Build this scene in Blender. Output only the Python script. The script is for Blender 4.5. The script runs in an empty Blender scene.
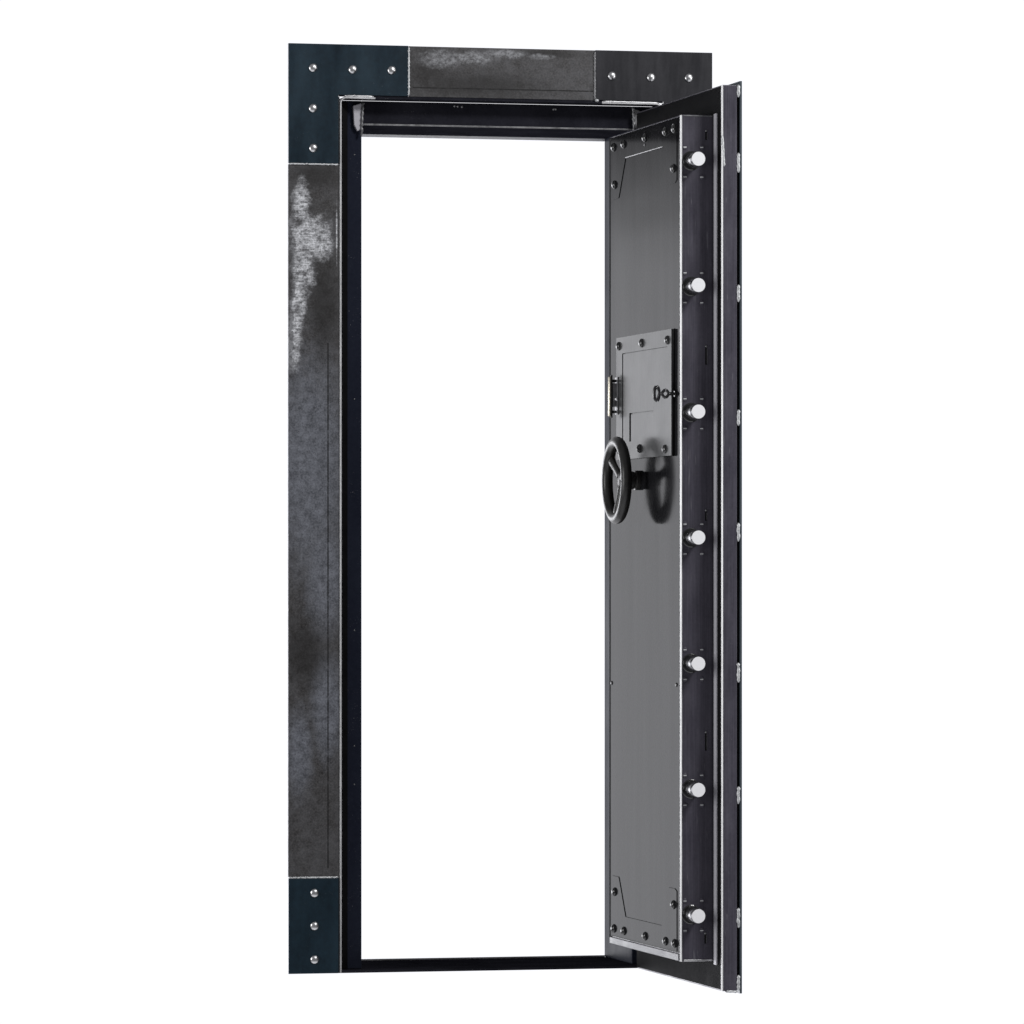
import bpy, bmesh, math, random
from mathutils import Vector, Matrix, noise as mnoise
random.seed(7)
I = 0.0254                       # everything below is written in inches
scene = bpy.context.scene
col = scene.collection
PI = math.pi

# ------------------------------------------------------------------ materials
def newmat(name):
    m = bpy.data.materials.new(name); m.use_nodes = True
    nt = m.node_tree; b = nt.nodes['Principled BSDF']
    return m, nt, b
def N(nt, t, **kw):
    n = nt.nodes.new(t)
    for k, v in kw.items():
        if k in n.inputs: n.inputs[k].default_value = v
        else: setattr(n, k, v)
    return n
def math_(nt, op, a, b=None, c=None, clamp=False):
    n = nt.nodes.new('ShaderNodeMath'); n.operation = op; n.use_clamp = clamp
    for i, v in enumerate((a, b, c)):
        if v is None: continue
        if isinstance(v, (int, float)): n.inputs[i].default_value = v
        else: nt.links.new(v, n.inputs[i])
    return n.outputs[0]
def ramp(nt, fac, stops, interp='LINEAR'):
    r = nt.nodes.new('ShaderNodeValToRGB'); r.color_ramp.interpolation = interp
    els = r.color_ramp.elements
    while len(els) < len(stops): els.new(0.5)
    for e, (p, c) in zip(els, stops):
        e.position = p; e.color = (c, c, c, 1) if isinstance(c, (int, float)) else (*c, 1)
    nt.links.new(fac, r.inputs[0]); return r.outputs[0]
def mixc(nt, fac, a, b, mode='MIX'):
    n = nt.nodes.new('ShaderNodeMix'); n.data_type = 'RGBA'; n.blend_type = mode
    for s, v in ((0, fac), (6, a), (7, b)):
        if isinstance(v, (int, float)): n.inputs[s].default_value = v
        elif isinstance(v, tuple): n.inputs[s].default_value = (*v, 1)
        else: nt.links.new(v, n.inputs[s])
    return n.outputs[2]
def noise(nt, co, scale, detail=4, rough=.55, stretch=None):
    if stretch:
        mp = nt.nodes.new('ShaderNodeMapping'); mp.inputs['Scale'].default_value = stretch
        nt.links.new(co, mp.inputs[0]); co = mp.outputs[0]
    n = N(nt, 'ShaderNodeTexNoise', Scale=scale, Detail=detail, Roughness=rough)
    nt.links.new(co, n.inputs['Vector']); return n.outputs['Fac']
def objco(nt):
    return nt.nodes.new('ShaderNodeTexCoord').outputs['Object']
def bump(nt, b, h, strength=.2, dist=.0006):
    n = N(nt, 'ShaderNodeBump', Strength=strength, Distance=dist)
    nt.links.new(h, n.inputs['Height']); nt.links.new(n.outputs[0], b.inputs['Normal'])

def steel(name, c0, c1, rough=(.3, .45), metallic=0., spec=.5, scale=30, stretch=None, bmp=.12, specks=0., streak=0., hairs=0.):
    """painted or blued steel: slow tone drift, fine grain, uneven gloss"""
    m, nt, b = newmat(name); co = objco(nt)
    n1 = noise(nt, co, scale, 5, .6, stretch)
    n2 = noise(nt, co, scale * 11, 3, .6)
    f = math_(nt, 'MULTIPLY_ADD', n2, .35, math_(nt, 'MULTIPLY', n1, .75))
    c = mixc(nt, ramp(nt, f, [(.32, 0.), (.72, 1.)]), c0, c1)
    if streak:
        st = noise(nt, co, 42, 3, .6, (9, 9, .12))
        c = mixc(nt, math_(nt, 'MULTIPLY', ramp(nt, st, [(.45, 0.), (.62, 1.)]), streak), c, tuple(min(1, v * 2.6 + .01) for v in c1))
        for sc_, rot in () if not hairs else ((26, .5), (19, -1.1), (33, 2.2)):
            mp = nt.nodes.new('ShaderNodeMapping'); mp.inputs['Rotation'].default_value = (rot, rot * .6, rot * .3); mp.inputs['Scale'].default_value = (1, 1, .06)
            nt.links.new(co, mp.inputs[0]); q = N(nt, 'ShaderNodeTexNoise', Scale=sc_ * 9, Detail=1); nt.links.new(mp.outputs[0], q.inputs['Vector'])
            hair = ramp(nt, q.outputs['Fac'], [(.70, 0.), (.735, 1.)])
            gate = ramp(nt, noise(nt, co, sc_ * .7, 2, .5), [(.54, 0.), (.66, 1.)])
            c = mixc(nt, math_(nt, 'MULTIPLY', math_(nt, 'MULTIPLY', hair, gate), hairs), c, (.30, .30, .32))
    if specks:
        sp = ramp(nt, noise(nt, co, 420, 2, .5), [(.70, 0.), (.76, 1.)])
        clump = ramp(nt, noise(nt, co, 14, 2, .5), [(.48, 0.), (.62, 1.)])
        c = mixc(nt, math_(nt, 'MULTIPLY', math_(nt, 'MULTIPLY', sp, clump), specks), c, (.4, .4, .42))
    nt.links.new(c, b.inputs['Base Color'])
    r = ramp(nt, n1, [(.3, rough[0]), (.7, rough[1])]); nt.links.new(r, b.inputs['Roughness'])
    b.inputs['Metallic'].default_value = metallic
    b.inputs['Specular IOR Level'].default_value = spec
    bump(nt, b, math_(nt, 'ADD', n2, n1), bmp)
    return m

def mill_steel(name, patches, line_axis, line_at, line_rng, brushed=(1, 1, 1), lights=(), darks=(), wear=1.):
    """hot rolled plate: mottled scale, ground bare patches, a scribed line"""
    m, nt, b = newmat(name); co = objco(nt)
    sx = nt.nodes.new('ShaderNodeSeparateXYZ'); nt.links.new(co, sx.inputs[0])
    x = math_(nt, 'DIVIDE', sx.outputs[0], I); z = math_(nt, 'DIVIDE', sx.outputs[2], I)
    big = noise(nt, co, 9, 4, .6); mid = noise(nt, co, 45, 6, .65); fine = noise(nt, co, 210, 4, .7)
    lines = noise(nt, co, 60, 4, .7, brushed)
    base = mixc(nt, ramp(nt, math_(nt, 'MULTIPLY_ADD', mid, .5, math_(nt, 'MULTIPLY', big, .5)), [(.36, 0.), (.64, 1.)]),
                (.026, .024, .023), (.080, .080, .086))
    base = mixc(nt, ramp(nt, fine, [(.42, 0.), (.66, .55)]), base, (.125, .12, .122))
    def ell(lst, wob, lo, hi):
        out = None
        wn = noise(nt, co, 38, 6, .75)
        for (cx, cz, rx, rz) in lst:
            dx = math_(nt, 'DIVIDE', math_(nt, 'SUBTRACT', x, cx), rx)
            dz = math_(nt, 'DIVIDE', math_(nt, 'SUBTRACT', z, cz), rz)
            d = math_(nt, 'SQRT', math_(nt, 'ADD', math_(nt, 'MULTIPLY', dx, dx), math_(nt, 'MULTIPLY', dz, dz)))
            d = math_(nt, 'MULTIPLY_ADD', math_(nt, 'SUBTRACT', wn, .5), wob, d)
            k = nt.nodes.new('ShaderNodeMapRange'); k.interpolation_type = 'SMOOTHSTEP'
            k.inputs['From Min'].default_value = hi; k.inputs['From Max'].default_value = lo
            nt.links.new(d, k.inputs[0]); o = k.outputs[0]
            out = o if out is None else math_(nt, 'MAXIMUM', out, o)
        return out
    if lights:
        base = mixc(nt, math_(nt, 'MULTIPLY', ell(lights, .8, .3, 1.1), .62), base, mixc(nt, ramp(nt, math_(nt, 'MULTIPLY_ADD', fine, .5, math_(nt, 'MULTIPLY', mid, .5)), [(.40, 0.), (.60, 1.)]), (.095, .102, .122), (.25, .265, .31)))
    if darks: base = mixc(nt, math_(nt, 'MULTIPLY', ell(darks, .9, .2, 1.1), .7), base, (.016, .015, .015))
    pits = ramp(nt, noise(nt, co, 260, 2, .5), [(.28, 1.), (.36, 0.)])
    base = mixc(nt, math_(nt, 'MULTIPLY', pits, .7), base, (.02, .02, .022))
    pm = ell(patches, 2.0, .3, 1.15)
    speck = ramp(nt, math_(nt, 'MULTIPLY_ADD', fine, .5, math_(nt, 'MULTIPLY', lines, .55)), [(.38, .12), (.56, 1.)])
    pm = math_(nt, 'MULTIPLY', math_(nt, 'MULTIPLY', pm, speck), .45 + .55 * wear)
    pm = math_(nt, 'MULTIPLY', pm, ramp(nt, noise(nt, co, 62, 5, .7, (1, 1, 1.5)), [(.36, .22), (.56, 1.)]))
    core = math_(nt, 'POWER', pm, 1.7)
    c = mixc(nt, pm, base, (.32, .325, .345)); c = mixc(nt, math_(nt, 'MULTIPLY', core, wear), c, (.78, .79, .82))
    flk = math_(nt, 'MULTIPLY', math_(nt, 'LESS_THAN', math_(nt, 'MULTIPLY_ADD', mid, 2.2, math_(nt, 'ABSOLUTE', x)), 1.5), pm)
    c = mixc(nt, math_(nt, 'MULTIPLY', flk, .8), c, (.03, .03, .035))
    ax = x if line_axis == 'x' else z; oth = z if line_axis == 'x' else x
    dl = math_(nt, 'ABSOLUTE', math_(nt, 'SUBTRACT', ax, line_at))
    ln = math_(nt, 'LESS_THAN', dl, .055)
    ln = math_(nt, 'MULTIPLY', ln, math_(nt, 'MULTIPLY', math_(nt, 'GREATER_THAN', oth, line_rng[0]), math_(nt, 'LESS_THAN', oth, line_rng[1])))
    ln = math_(nt, 'MULTIPLY', ln, ramp(nt, noise(nt, co, 70, 3), [(.30, .35), (.48, 1.)]))
    c = mixc(nt, ln, c, (.008, .008, .008))
    nt.links.new(c, b.inputs['Base Color'])
    b.inputs['Metallic'].default_value = .25
    b.inputs['Specular IOR Level'].default_value = .45
    nt.links.new(ramp(nt, mid, [(.3, .38), (.7, .6)]), b.inputs['Roughness'])
    bump(nt, b, math_(nt, 'ADD', fine, lines), .25)
    return m

M = {}
M['blued'] = steel('blued_plate', (.0035, .0095, .016), (.009, .026, .041), (.28, .42), .1, .4, 7, (2, 1, .6), .05, .15)
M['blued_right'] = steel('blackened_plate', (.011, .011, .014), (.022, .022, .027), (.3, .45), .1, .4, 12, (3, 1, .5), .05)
M['flange_side'] = mill_steel('mill_steel_upright',
    [(1.15, 69.6, .95, 2.4), (1.9, 66.6, 2.3, 2.4), (3.1, 66.0, 1.2, 1.7), (1.4, 63.9, 1.25, 2.8), (.95, 60.8, .9, 2.9), (.65, 58.4, .85, 2.2), (.3, 56.2, .95, 2.1), (4.45, 67.2, .10, 2.9)],
    'x', 3.65, (9.5, 57), (.25, 1, 9), [(2.0, 46, 4.5, 13), (3.4, 36, 2.5, 7), (3.6, 24, 2, 6), (1, 20, 1.6, 5)], [(3.3, 60.5, 1.9, 6), (2.6, 72.2, 3.4, 1.8), (1.5, 29, 2.5, 4)])
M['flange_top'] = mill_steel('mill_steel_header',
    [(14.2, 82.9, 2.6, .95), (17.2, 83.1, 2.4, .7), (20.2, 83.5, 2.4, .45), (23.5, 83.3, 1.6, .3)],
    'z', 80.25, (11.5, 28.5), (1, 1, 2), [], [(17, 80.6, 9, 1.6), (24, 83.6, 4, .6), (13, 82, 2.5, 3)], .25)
M['black'] = steel('black_paint', (.012, .012, .016), (.026, .026, .034), (.35, .5), 0, .0, 16, None, .06, .5)
M['navy'] = steel('navy_black_jamb', (.013, .015, .026), (.023, .027, .042), (.35, .5), 0, .012, 9, (1, 1, .3), .05, .6)
M['edge_face'] = steel('purple_black_steel', (.040, .037, .051), (.072, .067, .088), (.3, .5), .1, .4, 14, (2, 1, .7), .10, .35, .11, .25)
M['rim_inner'] = steel('charcoal_paint', (.009, .009, .010), (.014, .014, .015), (.45, .6), 0, .004, 12, None, .06)
M['panel'] = steel('polished_grey_panel', (.007, .007, .0078), (.014, .014, .0155), (.09, .14), 0., .005, 8, (1, 1, .3), .004, .1, .10)
M['cover'] = steel('satin_grey_cover', (.050, .051, .052), (.062, .063, .064), (.2, .26), 0., .017, 10, None, .02, .2, .07)
M['outer'] = steel('blue_grey_outer_plate', (.030, .042, .052), (.065, .082, .096), (.35, .5), .2, .5, 20, (1, 1, .3), .08)
M['bare'] = steel('bare_ground_edge', (.55, .55, .56), (.72, .72, .73), (.42, .55), .9, .5, 20, None, 0)
M['weld'] = steel('weld_metal', (.42, .43, .44), (.75, .76, .77), (.45, .6), .8, .5, 120, None, .2)
M['dull'] = steel('dull_worn_edge', (.10, .10, .105), (.30, .30, .31), (.35, .5), .6, .5, 60, None, .3)
M['seal'] = steel('grey_seal', (.46, .45, .49), (.6, .59, .63), (.4, .55), 0, .3, 20, (1, 1, .2), .1)
M['deep_black'] = steel('deep_black_matte', (.0025, .0025, .0028), (.004, .004, .0045), (.5, .7), 0, .15, 30)
M['chrome'] = steel('polished_bolt', (.16, .16, .17), (.24, .24, .25), (.22, .3), 1., .5, 60, None, .04)
M['brass'] = steel('pale_brass', (.66, .61, .50), (.78, .73, .62), (.25, .32), 1., .5, 40, None, 0)
M['rivet'] = steel('rivet_steel', (.6, .6, .61), (.75, .75, .76), (.24, .34), 1., .5, 90)
M['boltblack'] = steel('black_oxide_bolt', (.006, .006, .007), (.010, .010, .011), (.14, .2), 0, 1.0, 60, None, .05)
M['wheel'] = steel('black_hand_wheel', (.015, .0145, .014), (.028, .027, .026), (.3, .42), 0, .5, 60, None, .12)
M['bottomstrip'] = steel('light_lower_strip', (.10, .10, .11), (.19, .19, .21), (.35, .5), 0, .4, 20, (1, 1, 1), .1)

def wavy(m):
    nt = m.node_tree; b = nt.nodes['Principled BSDF']; co = objco(nt)
    n = noise(nt, co, 7, 2, .5, (1, 1, .12)); n2 = noise(nt, co, 3, 1, .5, (.4, .4, 1.6))
    bp = N(nt, 'ShaderNodeBump', Strength=.5, Distance=.0022)
    nt.links.new(math_(nt, 'ADD', n, n2), bp.inputs['Height'])
    old = b.inputs['Normal'].links[0].from_socket if b.inputs['Normal'].links else None
    if old: nt.links.new(old, bp.inputs['Normal'])
    nt.links.new(bp.outputs[0], b.inputs['Normal'])
wavy(M['panel'])
# bolt end: turned face with concentric rings
def bolt_face_mat():
    m, nt, b = newmat('turned_bolt_end'); co = objco(nt)
    w = N(nt, 'ShaderNodeTexWave', wave_type='RINGS', rings_direction='Y', Scale=260, Distortion=1.2, Detail=2)
    nt.links.new(co, w.inputs['Vector'])
    n = noise(nt, co, 160, 4, .7)
    f = math_(nt, 'MULTIPLY_ADD', w.outputs['Fac'], .4, math_(nt, 'MULTIPLY', n, .6))
    nt.links.new(mixc(nt, f, (.80, .80, .83), (.97, .97, .98)), b.inputs['Base Color'])
    b.inputs['Metallic'].default_value = .0; b.inputs['Roughness'].default_value = .42
    bump(nt, b, f, .2, .0003)
    return m
M['boltface'] = bolt_face_mat()

# ------------------------------------------------------------------ helpers
ORG = {}
def tag(o, label=None, cat=None, group=None, kind=None):
    for k, v in (('label', label), ('category', cat), ('group', group), ('kind', kind)):
        if v: o[k] = v
def thing(name, loc, label, cat):
    o = bpy.data.objects.new(name, None); col.objects.link(o)
    o.location = Vector(loc) * I; o.empty_display_size = .05
    ORG[o] = Vector(loc); tag(o, label, cat); return o
def part(name, bm, mats, parent, org=None, bevel=0, seg=2, smooth=False, label=None, angle=40):
    """link a bmesh given in absolute inches as ONE mesh; org = its own origin (absolute inches)"""
    org = Vector(org) if org is not None else ORG[parent]
    bmesh.ops.recalc_face_normals(bm, faces=bm.faces)
    for v in bm.verts: v.co = (v.co - org) * I
    me = bpy.data.meshes.new(name); bm.to_mesh(me); bm.free()
    for m in (mats if isinstance(mats, (list, tuple)) else [mats]): me.materials.append(m)
    o = bpy.data.objects.new(name, me); col.objects.link(o)
    o.parent = parent; o.location = (org - ORG[parent]) * I; ORG[o] = org
    if smooth:
        for p in me.polygons: p.use_smooth = True
    if bevel:
        b = o.modifiers.new('bevel', 'BEVEL'); b.width = bevel * I; b.segments = seg
        b.limit_method = 'ANGLE'; b.angle_limit = math.radians(angle); b.harden_normals = False
    if label: o['label'] = label
    return o
def dup(o, parent, org):
    c = o.copy(); col.objects.link(c); c.parent = parent
    c.location = (Vector(org) - ORG[parent]) * I; ORG[c] = Vector(org)
    for ch in list(o.children):
        d = ch.copy(); col.objects.link(d); d.parent = c; ORG[d] = ORG[ch] - ORG[o] + ORG[c]
    return c
def box(bm, x0, x1, y0, y1, z0, z1, mi=0):
    vs = [bm.verts.new((x, y, z)) for x in (x0, x1) for y in (y0, y1) for z in (z0, z1)]
    for q in ((0, 1, 3, 2), (4, 6, 7, 5), (0, 4, 5, 1), (2, 3, 7, 6), (0, 2, 6, 4), (1, 5, 7, 3)):
        f = bm.faces.new([vs[i] for i in q]); f.material_index = mi
    return bm
def B(*a): return box(bmesh.new(), *a)
def prism(bm, pts, axis, a0, a1):
    """polygon pts extruded along axis; pts are the other two coords in xyz order"""
    def P(u, v, w):
        return {'x': (w, u, v), 'y': (u, w, v), 'z': (u, v, w)}[axis]
    A = [bm.verts.new(P(u, v, a0)) for u, v in pts]; Bv = [bm.verts.new(P(u, v, a1)) for u, v in pts]
    bm.faces.new(A); bm.faces.new(Bv[::-1])
    n = len(pts)
    for i in range(n): bm.faces.new((A[i], A[(i + 1) % n], Bv[(i + 1) % n], Bv[i]))
    return bm
def cells(us, vs, keep, axis, a0, a1):
    """slab made of grid cells with openings, watertight"""
    bm = bmesh.new(); V = {}
    def P(i, j, k):
        if (i, j, k) not in V:
            w = (a0, a1)[k]; u, v = us[i], vs[j]
            V[i, j, k] = bm.verts.new({'x': (w, u, v), 'y': (u, w, v)}[axis])
        return V[i, j, k]
    K = lambda i, j: 0 <= i < len(us) - 1 and 0 <= j < len(vs) - 1 and keep((us[i] + us[i + 1]) / 2, (vs[j] + vs[j + 1]) / 2)
    for i in range(len(us) - 1):
        for j in range(len(vs) - 1):
            if not K(i, j): continue
            for k in (0, 1): bm.faces.new((P(i, j, k), P(i + 1, j, k), P(i + 1, j + 1, k), P(i, j + 1, k)))
            if not K(i - 1, j): bm.faces.new((P(i, j, 0), P(i, j + 1, 0), P(i, j + 1, 1), P(i, j, 1)))
            if not K(i + 1, j): bm.faces.new((P(i + 1, j, 0), P(i + 1, j + 1, 0), P(i + 1, j + 1, 1), P(i + 1, j, 1)))
            if not K(i, j - 1): bm.faces.new((P(i, j, 0), P(i + 1, j, 0), P(i + 1, j, 1), P(i, j, 1)))
            if not K(i, j + 1): bm.faces.new((P(i, j + 1, 0), P(i + 1, j + 1, 0), P(i + 1, j + 1, 1), P(i, j + 1, 1)))
    return bm
def lathe(bm, prof, base, d, seg=32, mi=None):
    """prof = [(r, h)] along direction d from base"""
    d = Vector(d).normalized(); q = d.to_track_quat('Z', 'Y'); base = Vector(base)
    rings = []
    for r, h in prof:
        if r < 1e-6: rings.append([bm.verts.new(base + d * h)])
        else: rings.append([bm.verts.new(base + q @ Vector((r * math.cos(2 * PI * k / seg), r * math.sin(2 * PI * k / seg), h))) for k in range(seg)])
    for n, (a, b) in enumerate(zip(rings, rings[1:])):
        for k in range(seg):
            k2 = (k + 1) % seg
            if len(a) == 1: f = bm.faces.new((a[0], b[k], b[k2]))
            elif len(b) == 1: f = bm.faces.new((a[k], a[k2], b[0]))
            else: f = bm.faces.new((a[k], a[k2], b[k2], b[k]))
            if mi: f.material_index = mi[n]
    if len(rings[0]) > 1: bm.faces.new(rings[0][::-1])
    if len(rings[-1]) > 1:
        f = bm.faces.new(rings[-1])
        if mi: f.material_index = mi[-1]
    return bm
def tube(bm, pts, r, seg=12, closed=False):
    pts = [Vector(p) for p in pts]; n = len(pts); rings = []
    rr = r if isinstance(r, (list, tuple)) else [r] * n
    for i, p in enumerate(pts):
        a = pts[(i - 1) % n] if (closed or i) else p
        b = pts[(i + 1) % n] if (closed or i < n - 1) else p
        t = (b - a).normalized(); u = t.cross(Vector((1, .013, .02))).normalized()
        if u.length < .1: u = t.cross(Vector((0, 1, 0))).normalized()
        w = t.cross(u)
        rings.append([bm.verts.new(p + u * rr[i] * math.cos(2 * PI * k / seg) + w * rr[i] * math.sin(2 * PI * k / seg)) for k in range(seg)])
    m = n if closed else n - 1
    for i in range(m):
        A, C = rings[i], rings[(i + 1) % n]
        for k in range(seg): bm.faces.new((A[k], A[(k + 1) % seg], C[(k + 1) % seg], C[k]))
    if not closed: bm.faces.new(rings[0][::-1]); bm.faces.new(rings[-1])
    return bm
def bead(p0, p1, r=.09, step=.09, wob=.35, seed=0):
    """a rippled weld bead"""
    p0, p1 = Vector(p0), Vector(p1); L = (p1 - p0).length; n = max(4, int(L / step))
    pts, rr = [], []
    for i in range(n + 1):
        t = i / n; p = p0.lerp(p1, t)
        j = mnoise.noise(Vector((i * .61, seed, 0)))
        pts.append(p + Vector((mnoise.noise(Vector((i * .4, seed, 9))), 0, mnoise.noise(Vector((i * .4, seed, 5))))) * r * .35)
        e = min(1, min(i, n - i) / 1.5 + .45)
        rr.append(r * e * (1 + wob * (.5 * math.sin(i * 2.1) + j)))
    return tube(bmesh.new(), pts, rr, 8)
def dome(name, base, d, r, h, mat, parent, washer=0):
    bm = bmesh.new(); prof = []
    if washer: prof += [(r * 1.28, 0), (r * 1.28, washer), (r * 1.02, washer)]
    else: prof += [(r * .98, 0)]
    for k in range(0, 7):
        a = k / 6 * PI / 2; prof.append((r * math.cos(a), washer + h * math.sin(a) + (.02 if k == 0 else 0)))
    prof[-1] = (0, washer + h)
    lathe(bm, prof, base, d, 24)
    return part(name, bm, mat, parent, org=base, smooth=True)

# ------------------------------------------------------------------ door frame
W, H = 39.65, 84.0
XL, XR, ZT = 4.92, 34.73, 79.12        # opening of the flange
frame = thing('riveted_steel_frame', (0, 0, 0), 'dark steel door frame with riveted corner plates round the white opening, its flange mottled grey', 'door frame')
part('flange', B(0, 4.66, -.02, .23, 8.75, 73.1), M['flange_side'], frame, bevel=.03, label='mottled left upright with pale scuffed patches')
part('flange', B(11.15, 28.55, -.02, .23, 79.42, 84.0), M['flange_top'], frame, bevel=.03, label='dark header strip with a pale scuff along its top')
part('flange', B(34.99, W, -.02, .23, 8.75, 73.1), M['flange_side'], frame, bevel=.03)

# corner plates, slightly thicker than the flange
def ell_plate(flip):
    pts = [(0, 73.2), (4.6, 73.2), (4.6, 79.45), (11.08, 79.45), (11.08, 84.02), (0, 84.02)]
    if flip: pts = [(W - x, z) for x, z in pts][::-1]
    return prism(bmesh.new(), pts, 'y', -.13, .23)
plates = []
cp = part('corner_plate', ell_plate(False), M['blued'], frame, bevel=.035, label='blue black upper corner plate with five rivets'); plates.append(cp)
r0 = dome('rivet', (2.24, -.13, 81.83), (0, -1, 0), .40, .24, M['rivet'], cp)
for x, z in ((5.9, 81.76), (9.51, 81.77), (2.24, 78.18), (2.27, 74.58)): dup(r0, cp, (x, -.13, z))
cp2 = part('corner_plate', ell_plate(True), M['blued_right'], frame, bevel=.035, label='black upper corner plate partly behind the door')
for x, z in ((30.12, 81.7), (33.82, 81.64), (37.41, 81.67), (37.41, 78.18), (37.38, 74.58)): dup(r0, cp2, (x, -.13, z))
cp3 = part('corner_plate', B(0, 4.6, -.13, .23, 0, 8.62), M['blued'], frame, bevel=.035, label='blue black bottom plate with three rivets in a column')
for z in (7.28, 4.3, 1.27): dup(r0, cp3, (2.38, -.13, z))
cp4 = part('corner_plate', B(35.05, W, -.13, .23, 0, 8.62), M['blued_right'], frame, bevel=.035)
for z in (7.28, 4.3, 1.27): dup(r0, cp4, (37.3, -.13, z))
# weld seams of the plates
part('weld_seam', bead((.03, -.07, 73.14), (4.62, -.07, 73.14), .085, .13, .18, 1), M['weld'], cp, smooth=True)
part('weld_seam', bead((11.12, -.07, 79.5), (11.12, -.07, 83.9), .10, .11, .5, 2), M['weld'], cp, smooth=True)
part('weld_seam', bead((28.52, -.07, 79.5), (28.52, -.07, 83.9), .10, .11, .4, 3), M['dull'], cp2, smooth=True)
part('weld_seam', bead((.03, -.07, 8.69), (4.58, -.07, 8.69), .085, .13, .15, 4), M['weld'], cp3, smooth=True)
part('weld_seam', bead((28.5, -.1, 79.42), (28.9, -.1, 79.4), .16, .1, .3, 6), M['weld'], cp2, smooth=True)

# bare steel lip of the angle round the opening (rounded corner)
def lip():
    w = .19; bm = bmesh.new(); R = .42
    def arc(cx, cz, r, a0, a1, n=6): return [(cx + r * math.cos(a0 + (a1 - a0) * k / n), cz + r * math.sin(a0 + (a1 - a0) * k / n)) for k in range(n + 1)]
    inner = [(XL, 0)] + arc(XL + R, ZT - R, R, PI, PI / 2) + [(x, ZT) for x in (8.0, 8.6, 28.4, 29.2)] + arc(XR - R, ZT - R, R, PI / 2, 0) + [(XR, 0)]
    outer = [(XL - w, 0)] + arc(XL + R, ZT - R, R + w, PI, PI / 2) + [(x, ZT + w) for x in (8.0, 8.6, 28.4, 29.2)] + arc(XR - R, ZT - R, R + w, PI / 2, 0) + [(XR + w, 0)]
    rows = []
    for (a, b) in zip(inner, outer):
        m0 = (a[0] * .72 + b[0] * .28, a[1] * .72 + b[1] * .28); m1 = (a[0] * .3 + b[0] * .7, a[1] * .3 + b[1] * .7)
        rows.append([bm.verts.new(v) for v in ((a[0], 1.7, a[1]), (a[0], -.02, a[1]), (m0[0], -.13, m0[1]), (m1[0], -.13, m1[1]), (b[0], -.04, b[1]), (b[0], .22, b[1]), (b[0], 1.7, b[1]))])
    for r, s in zip(rows, rows[1:]):
        for k in range(6):
            f = bm.faces.new((r[k], r[k + 1], s[k + 1], s[k])); f.material_index = 1 if k in (0, 5) else (2 if 8.3 < (r[0].co.x + s[0].co.x) / 2 < 29 else 0)
    bm.faces.new(rows[0]); bm.faces.new(rows[-1][::-1])
    return bm
part('opening_lip', lip(), [M['bare'], M['black'], M['black']], frame, label='bare bright steel edge round the opening')
part('filler_strip', B(4.665, XR + .25, .02, .2, ZT + .195, 79.448), M['black'], frame)
part('filler_strip', B(4.605, XL - .195, .03, .21, 0, ZT + .15), M['blued_right'], frame)
part('filler_strip', B(XR + .195, 35.04, .03, .21, 0, ZT + .15), M['blued_right'], frame)
part('weld_seam', bead((5.2, -.05, 79.36), (7.9, -.05, 79.36), .11, .3, .05, 61), M['bare'], cp, smooth=True)
part('weld_seam', bead((29.2, -.05, 79.33), (34.6, -.05, 79.30), .11, .3, .07, 62), M['bare'], cp2, smooth=True)

# stepped jambs, header, threshold: 1.75 in. rebate, then a 12 in. deep reveal
SX0, SX1, SZ = 7.12, 32.52, 76.92
bm = bmesh.new(); box(bm, XL + .01, SX0, 1.75, 2.0, .26, 79.1); box(bm, SX0 - .22, SX0, 2.0, 12.0, .26, 79.1)
part('jamb', bm, M['navy'], frame, bevel=.05)
bm = bmesh.new(); box(bm, SX1, XR - .01, 1.75, 2.0, .26, 79.1); box(bm, SX1, SX1 + .22, 2.0, 12.0, .26, 79.1)
part('jamb', bm, M['navy'], frame, bevel=.05)
bm = bmesh.new(); box(bm, SX0 + .01, SX1 - .01, 1.78, 2.03, SZ, 79.1); box(bm, SX0 + .01, SX1 - .01, 2.03, 11.7, SZ, SZ + .22)
hd = part('header', bm, M['black'], frame, bevel=.05)
part('front_edge', B(SX0 + .05, SX1 - .05, 1.70, 1.778, SZ - .02, SZ + .13), M['dull'], hd, bevel=.02)  # pale strip added as the highlight on the header's lower front edge
part('back_lip', prism(bmesh.new(), [(11.72, SZ + .3), (11.72, SZ - .02), (11.95, SZ - .25), (12.0, SZ - .25), (12.0, SZ + .3)], 'x', SX0 + .02, SX1 - .02), M['bare'], hd)
th = part('threshold', B(XL + .01, XR - .01, -.02, 12.0, .0, .24), M['black'], frame, bevel=.03)
part('back_lip', B(SX0 + .02, SX1 - .02, 11.8, 12.0, .243, .40), M['bare'], th, bevel=.02)
part('shade_strip', prism(bmesh.new(), [(XL + .02, 1.74), (XL + .02, 1.35), (XL + .35, 1.12), (XL + .85, 1.5), (XL + .85, 1.74)], 'z', .3, 78.9), M['deep_black'], frame, bevel=.03)  # dark strips put in the rebate corners to stand for shade
part('shade_strip', prism(bmesh.new(), [(XR - .02, 1.74), (XR - .02, 1.35), (XR - .35, 1.12), (XR - .85, 1.5), (XR - .85, 1.74)], 'z', .3, 78.9), M['deep_black'], frame, bevel=.03)
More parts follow.
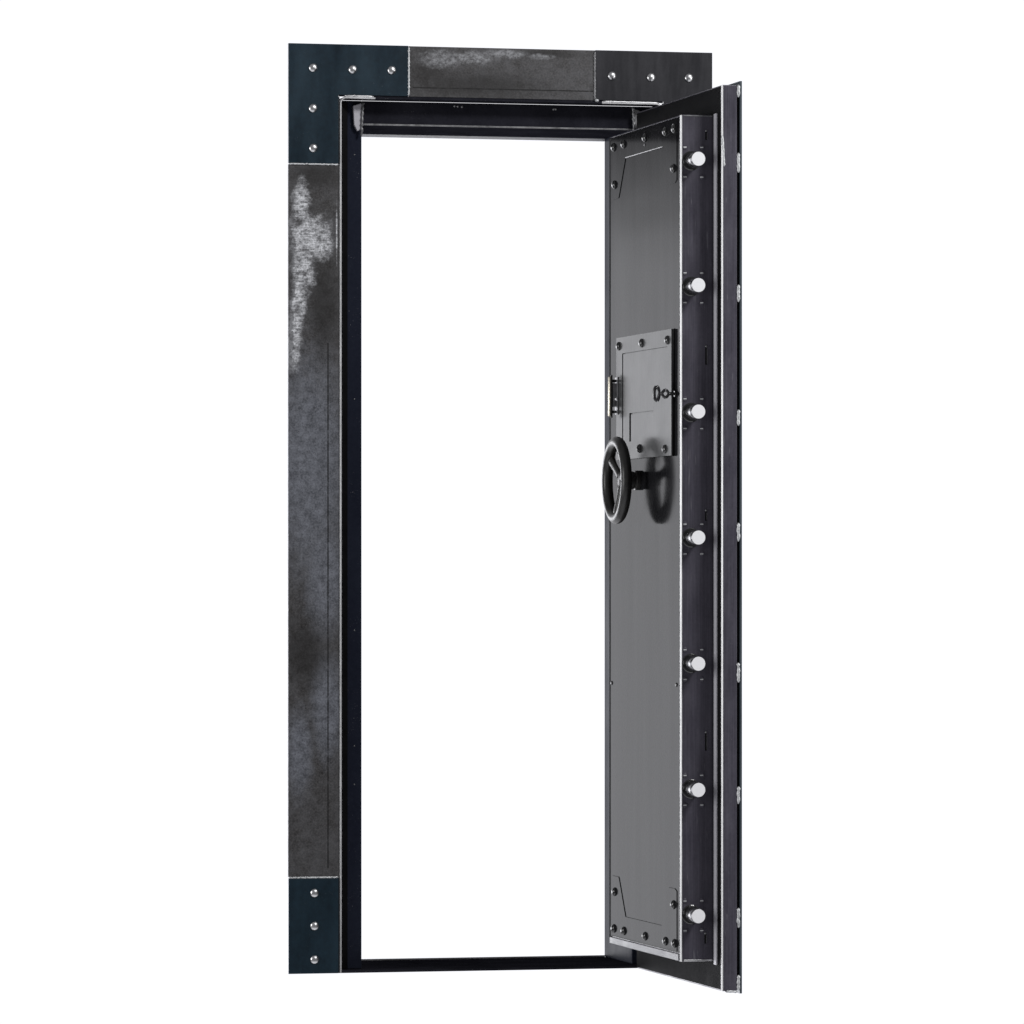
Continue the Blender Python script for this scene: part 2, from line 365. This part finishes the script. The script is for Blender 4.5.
# weld tabs in the upper corners of the rebate, spatter marks
for xs, s in ((6.55, 1), (33.1, -1)):
    bk = part('corner_tab', prism(bmesh.new(), [(xs - .3 * s, 78.6), (xs + .55 * s, 78.9), (xs + .55 * s, 76.6), (xs + .1 * s, 76.3), (xs - .2 * s, 76.9)], 'y', 1.35, 1.77), M['seal'] if s > 0 else M['dull'], frame, bevel=.06)
    part('weld_seam', bead((xs + .6 * s, 1.3, 79.0), (xs + .45 * s, 1.3, 75.9), .13, .16, .6, 11 + s), M['dull'], bk, smooth=True)
for x, z in ((15.8, 78.8), (16.1, 78.78), (16.5, 78.75), (25.3, 78.7), (25.1, 78.7)):
    dome('weld_spatter', (x, 1.78, z), (0, -1, 0), .1, .08, M['dull'], frame)
for z in (74.2, 52, 31, 20.5, 17):
    dome('weld_spatter', (6.45, 1.75, z), (0, -1, 0), .07, .06, M['dull'], frame)

# ------------------------------------------------------------------ the door, swung open at a right angle
door = thing('vault_door_leaf', (34.2, 0, 0), 'steel vault door swung wide open, with black hand wheel and seven bright round bolts', 'vault door')
YL, XO = -29.46, 34.2
op = part('outer_plate', B(34.0, XO, YL - .02, .0, -.2, 78.72), M['outer'], door, bevel=.03)
rim = bmesh.new()
# rim box: a channel 1.45 in. deep
box(rim, 32.42, 33.76, YL, -.35, .02, 78.36)
part('rim', rim, M['edge_face'], door, bevel=.07, seg=3)
part('rim_inner_face', B(32.37, 32.415, YL + .14, -.5, .15, 78.24), M['rim_inner'], door, bevel=.015)
part('gap_core', B(33.765, 33.995, YL + .35, -.4, .3, 78.1), M['deep_black'], door)
part('edge_trim', prism(bmesh.new(), [(32.355, YL + .13), (32.355, YL + .04), (32.46, YL - .06), (32.49, YL - .06), (32.51, YL - .002), (32.425, YL - .002), (32.425, YL + .13)], 'z', .05, 78.33), M['bare'], door)
for n, (a, b) in enumerate(((78.4, 77.3), (72.5, 70.8), (61.1, 59.6), (50.3, 48.9), (40.5, 38.9), (28.4, 26.7), (17.7, 16.2), (7.2, 5.5), (1.4, 0.1))):
    part('weld_seam', bead((33.88, YL + .02, a), (33.88, YL + .02, b), .15, .16, .35, 20 + n), M['weld'], op, smooth=True)
part('weld_seam', bead((32.7, YL + .1, .0), (33.8, YL + .1, -.03), .13, .15, .3, 50), M['weld'], op, smooth=True)
part('weld_seam', bead((32.6, YL + .05, 71.3), (32.44, YL + .02, 74.0), .12, .15, .2, 51), M['weld'], op, smooth=True)

# locking body
BY = -27.1; ZB, ZU = 2.45, 75.92
body = part('door_body', B(29.42, 32.365, BY, -2.2, ZB, ZU), M['edge_face'], door, bevel=.10, seg=3)
part('edge_trim', prism(bmesh.new(), [(29.30, BY + .12), (29.30, BY + .05), (29.42, BY - .06), (29.46, BY - .06), (29.48, BY - .002), (29.415, BY - .002), (29.415, BY + .12)], 'z', ZB + .02, ZU - .05), M['bare'], door)
part('edge_trim', B(29.62, 32.2, BY - .045, BY - .003, ZU - .14, ZU - .05), M['dull'], body, bevel=.015)  # pale strip added as the highlight along the body's top edge
part('edge_trim', B(29.62, 32.2, BY - .06, BY - .003, ZB + .03, ZB + .19), M['bare'], body, bevel=.02)  # bright strip added as the highlight along the body's bottom edge
part('seal_strip', B(32.20, 32.362, -28.25, -27.45, 2.2, 76.0), M['seal'], door, bevel=.05)
part('inner_panel', B(29.30, 29.418, BY + .3, -2.95, 3.2, 75.75), M['panel'], door)
part('lower_strip', B(29.26, 29.415, BY + .5, -2.6, 2.5, 3.10), M['bottomstrip'], door, bevel=.05)
part('hinge_strip', B(29.33, 29.418, -2.9, -2.25, 2.6, 75.8), M['rim_inner'], door)
# hinge knuckles between door and frame
for z in (1.2, 77.2):
    part('hinge_pin', lathe(bmesh.new(), [(.0, -1.0), (.42, -1.0), (.45, -.92), (.45, .92), (.42, 1.0), (0, 1.0)], (34.05, .28, z), (0, 0, 1), 24), M['dull'], door, smooth=False, bevel=.02)

# U-shaped stiffener plates, top and bottom of the inner panel
def gusset(top):
    o = [(-26.1, 0), (-3.15, 0), (-3.15, -5.25), (-3.75, -5.45), (-5.9, -5.45), (-6.15, -5.2), (-8.42, -1.98), (-21.1, -1.98), (-23.2, -5.2), (-23.45, -5.45), (-25.5, -5.45), (-26.1, -5.25)]
    o = [(y, (75.55 + z) if top else (3.28 - z)) for y, z in o]
    if not top: o = o[::-1]
    return prism(bmesh.new(), o, 'x', 29.245, 29.298)
for top in (True, False):
    g = part('stiffener_plate', gusset(top), M['panel'], door, bevel=.03)
    z0, z1 = (74.82, 71.4) if top else (3.95, 7.3)
    pr = None
    for y, z in ((-4.3, z0), (-7.9, z0), (-15.4, z0), (-22.4, z0), (-25.4, z0), (-4.6, z1), (-25.1, z1)):
        if pr is None: pr = dome('bolt_head', (29.245, y, z), (-1, 0, 0), .40, .30, M['boltblack'], g)
        else: dup(pr, g, (29.245, y, z))
    if top:
        part('painted_glint', B(29.22, 29.244, -21.4, -8.5, 73.52, 73.60), M['dull'], g)  # pale bar painted in for light catching the plate's inner edge
        for y, z in ((-15.0, 76.0 - .9), (-15.2, 74.2), (-24.9, 75.2)):
            dome('small_screw', (29.245, y - .1, z), (-1, 0, 0), .13, .1, M['dull'], g)
for y, z in ((-3.3, 26.2), (-25.9, 26.45)):
    dome('small_screw', (29.3, y, z), (-1, 0, 0), .2, .12, M['boltblack'], door)

# lock cover with its inset door
us = [u - 1.25 for u in (-24.0, -22.75, -22.65, -17.9, -10.1, -9.5, -7.3, -6.95, -4.8)]
vs = [46.4, 47.96, 50.38, 50.5, 55.86, 55.95, 57.42]
def keep(y, z):
    y += 1.25
    if -7.3 < y < -6.95 and 47.96 < z < 55.95: return False
    if -22.65 < y < -7.0 and 55.86 < z < 55.95: return False
    if -10.1 < y < -9.5 and 47.96 < z < 50.5: return False
    if -17.9 < y < -9.5 and 50.38 < z < 50.5: return False
    return True
lc = part('lock_cover', cells(us, vs, keep, 'x', 29.0, 29.14), M['cover'], door)
part('cover_back', B(29.14, 29.298, -25.25, -6.05, 46.4, 57.42), M['cover'], lc)
bm = bmesh.new(); prism(bm, [(29.09, 46.35), (29.299, 46.35), (29.299, 57.46), (29.24, 57.46), (29.18, 54.0)], 'y', -25.31, -25.252)
part('cover_side', bm, M['deep_black'], lc)
pr = None
for y, z in ((-7.1, 56.66), (-15.2, 56.6), (-24.0, 56.5), (-14.4, 47.25), (-23.2, 47.0), (-7.1, 47.25)):
    if pr is None: pr = dome('bolt_head', (29.0, y, z), (-1, 0, 0), .40, .30, M['boltblack'], lc)
    else: dup(pr, lc, (29.0, y, z))

# pull latch on the cover: back plate, posts, rod
lt = part('latch', B(28.9, 28.998, -6.9, -5.9, 50.5, 53.9), M['dull'], door, bevel=.05)
bm = bmesh.new()
bm.free()
for z in (50.75, 53.55): part('post', tube(bmesh.new(), [(28.92, -6.2, z), (28.5, -6.2, z)], .13, 12), M['boltblack'], lt)
part('grip', lathe(bmesh.new(), [(0, 0), (.14, .0), (.17, .1), (.17, 3.5), (.14, 3.6), (0, 3.6)], (28.38, -6.2, 50.35), (0, 0, 1), 16), M['brass'], lt, smooth=True)
part('grip_backing', B(28.44, 28.56, -6.5, -5.85, 50.2, 54.1), M['deep_black'], lt, bevel=.06)
part('slide', B(28.57, 28.89, -6.45, -6.0, 51.2, 53.35), M['dull'], lt, bevel=.05)
dome('ball_stop', (28.9, -6.75, 51.9), (-1, 0, 0), .2, .22, M['rivet'], lt)

# key with open bow, standing in its lock beside the cover
KY, KZ = -25.75, 51.75
def loop(cx, cz, rx, rz, r, power=1.0, n=28):
    pts = []
    for k in range(n):
        a = 2 * PI * k / n; c, s = math.cos(a), math.sin(a)
        pts.append((cx, 0, 0) if False else (cx + rx * math.copysign(abs(c) ** power, c), KY, cz + rz * math.copysign(abs(s) ** power, s)))
    return tube(bmesh.new(), pts, r, 8, closed=True)
key = part('key', tube(bmesh.new(), [(29.29, KY, KZ), (28.62, KY, KZ)], .15, 12), M['boltblack'], door, smooth=False)
part('bow', loop(27.55, KZ, .22, .60, .15), M['boltblack'], key, smooth=True)
part('collar', loop(28.33, KZ, .30, .34, .13, 1.4), M['boltblack'], key, smooth=True)
part('neck', tube(bmesh.new(), [(28.02, KY, KZ), (27.78, KY, KZ)], .15, 10), M['boltblack'], key)
part('keyhole_collar', lathe(bmesh.new(), [(0, 0), (.3, 0), (.3, .14), (.24, .18), (0, .18)], (29.3, KY, KZ), (-1, 0, 0), 20), M['boltblack'], key, smooth=False)

# hand wheel on its shaft
WX, WY, WZ = 27.27, -12.95, 44.45; WR, TR = 3.40, .50
pts = [(WX, WY + WR * math.cos(2 * PI * k / 72), WZ + WR * math.sin(2 * PI * k / 72)) for k in range(72)]
bm = bmesh.new(); tube(bm, pts, TR, 20, closed=True)
wheel = part('hand_wheel', bm, M['wheel'], door, org=(WX, WY, WZ), smooth=True)
part('hub', lathe(bmesh.new(), [(0, -.1), (.55, -.1), (.72, .05), (.78, .35), (.74, .9), (.62, 1.0), (0, 1.0)], (WX + .25, WY, WZ), (1, 0, 0), 28), M['wheel'], wheel, smooth=True)
part('shaft', lathe(bmesh.new(), [(0, 0), (.78, 0), (.80, .05), (.80, .5), (.72, .54), (.74, .6), (.88, .64), (.88, 1.0), (0, 1.0)], (WX + 1.02, WY, WZ), (1, 0, 0), 28), M['wheel'], wheel, bevel=.03)
for a in (38, 158, 278):
    a = math.radians(a); c, s = math.cos(a), math.sin(a)
    bm = bmesh.new(); ps, rr = [], []
    for k in range(9):
        t = k / 8; r = .45 + (WR - .35 - .45) * t
        ps.append((WX + .55 * (1 - t) ** 1.3 + .0, WY + r * c, WZ + r * s)); rr.append(.52 - .12 * math.sin(t * PI) + .05 * t)
    tube(bm, ps, rr, 12)
    # spokes are flat castings: squash across the wheel axis
    for v in bm.verts: v.co.x = WX + .3 + (v.co.x - WX - .3) * .62
    part('spoke', bm, M['wheel'], wheel, smooth=True)

# seven locking bolts on the lock edge
BX = 30.27
def locking_bolt(z):
    o = (BX, BY, z + .1)
    bm = lathe(bmesh.new(), [(.64, -.1), (.64, 2.42), (.60, 2.48)], o, (0, -1, 0), 40)
    for f in bm.faces:
        if len(f.verts) > 8: f.material_index = 1
    b = part('locking_bolt', bm, [M['chrome'], M['boltface']], door, org=o, smooth=False)
    for p in b.data.polygons: p.use_smooth = len(p.vertices) == 4
    bm = lathe(bmesh.new(), [(.65, .0), (.84, .0), (.84, .06), (.77, .10), (.65, .10)], o, (0, -1, 0), 36)
    part('bolt_collar', bm, M['boltblack'], b, org=o, smooth=False)
    return b
lb = None
for z in (71.82, 60.92, 50.0, 39.13, 28.24, 17.34, 6.45):
    if lb is None: lb = locking_bolt(z)
    else: dup(lb, door, (BX, BY, z + .1)).rotation_euler.y = z * 1.7
# flat screws round each bolt and latch slots between them
sc = None
for z in (71.82, 60.92, 50.0, 39.13, 28.24, 17.34, 6.45):
    for dx in (-.55, .95):
        for dz in (-1.3, 1.28):
            p = (BX + dx, BY - .002, z + dz)
            if sc is None:
                bm = lathe(bmesh.new(), [(.21, 0), (.21, .05), (.16, .08), (0, .06)], p, (0, -1, 0), 18)
                sc = part('flat_screw', bm, M['edge_face'], body, org=p)
                part('screw_slot', B(p[0] - .15, p[0] + .13, p[1] - .10, p[1] - .05, p[2] - .055, p[2] + .045), M['weld'], sc, org=p)
            else: dup(sc, body, p)
for x, z, L in ((31.62, 74.2, .9), (31.62, 55.1, 1.7), (31.6, 41.2, 1.0), (31.6, 21.6, 1.7), (31.55, 4.5, 1.0)):
    s = part('latch_slot', B(x - .07, x + .07, BY - .03, BY - .002, z - L / 2, z + L / 2), M['deep_black'], body, bevel=.02)
    dome('small_screw', (x, BY - .03, z + L / 2 - .1), (0, -1, 0), .09, .07, M['dull'], s)
    part('slot_edge', B(x + .075, x + .10, BY - .05, BY - .003, z - L / 2 + .1, z + L / 2 - .3), M['dull'], s)

# ------------------------------------------------------------------ light: unseen area lamps added for edge highlights and fill
def area(name, loc, target, sx, sy, power, color=(1, 1, 1)):
    l = bpy.data.lights.new(name, 'AREA'); l.shape = 'RECTANGLE'; l.size = sx; l.size_y = sy; l.energy = power; l.color = color
    o = bpy.data.objects.new(name, l); col.objects.link(o); o.location = loc
    o.rotation_euler = (Vector(target) - Vector(loc)).to_track_quat('-Z', 'Y').to_euler()
    return o
area('added_area_left', (-4.2, -1.6, 1.3), (.6, -.3, 1.1), 1.2, 2.6, 85)
area('added_area_front', (3.4, -4.6, 5.2), (.5, 0, 1.2), 1.6, 1.0, 240)
area('added_area_right', (4.5, -3.0, 1.6), (.8, -.4, 1.0), .8, 2.4, 45)

# white backdrop, plus an unseen bright zone added at left for panel reflections
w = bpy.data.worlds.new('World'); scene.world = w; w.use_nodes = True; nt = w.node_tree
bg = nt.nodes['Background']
tc = nt.nodes.new('ShaderNodeTexCoord'); sp = nt.nodes.new('ShaderNodeSeparateXYZ'); nt.links.new(tc.outputs['Generated'], sp.inputs[0])
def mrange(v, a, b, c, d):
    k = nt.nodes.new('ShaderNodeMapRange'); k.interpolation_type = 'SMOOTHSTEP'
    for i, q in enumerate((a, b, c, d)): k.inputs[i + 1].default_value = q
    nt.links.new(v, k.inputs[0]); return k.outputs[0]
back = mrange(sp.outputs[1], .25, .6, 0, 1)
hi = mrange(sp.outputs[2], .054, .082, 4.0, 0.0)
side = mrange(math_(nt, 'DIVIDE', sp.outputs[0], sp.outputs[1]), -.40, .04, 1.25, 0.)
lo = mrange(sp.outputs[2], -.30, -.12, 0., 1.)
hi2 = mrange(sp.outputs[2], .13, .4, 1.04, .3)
back_glow = math_(nt, 'MULTIPLY_ADD', math_(nt, 'MULTIPLY', hi, side), lo, hi2)
front = math_(nt, 'ADD', mrange(sp.outputs[2], -.5, .6, .10, .22), mrange(sp.outputs[2], -.85, -.25, .75, 0.))  # glow from below added to brighten undersides
val = math_(nt, 'ADD', math_(nt, 'MULTIPLY', back_glow, back), math_(nt, 'MULTIPLY', front, math_(nt, 'SUBTRACT', 1., back)))
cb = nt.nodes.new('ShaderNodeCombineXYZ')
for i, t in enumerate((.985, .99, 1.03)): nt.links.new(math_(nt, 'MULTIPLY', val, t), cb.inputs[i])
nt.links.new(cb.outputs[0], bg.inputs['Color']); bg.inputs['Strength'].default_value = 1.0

# ------------------------------------------------------------------ camera
cam = bpy.data.cameras.new('camera'); co = bpy.data.objects.new('camera', cam); col.objects.link(co)
co.location = (-95.161 * I, -487.587 * I, 35.5315 * I)
co.rotation_euler = (PI / 2, 0, -.2334)
cam.sensor_width = 36; cam.lens = 5499.3 / 1024 * 36
cam.shift_y = (580.35 - 512) / 1024
cam.clip_end = 200
scene.camera = co
scene.view_settings.view_transform = 'Standard'; scene.view_settings.look = 'None'
scene.view_settings.exposure = 0; scene.view_settings.gamma = 1; scene.view_settings.use_curve_mapping = False
scene.render.engine = 'CYCLES'
scene.cycles.max_bounces = 8
scene.cycles.sample_clamp_direct = 4.0
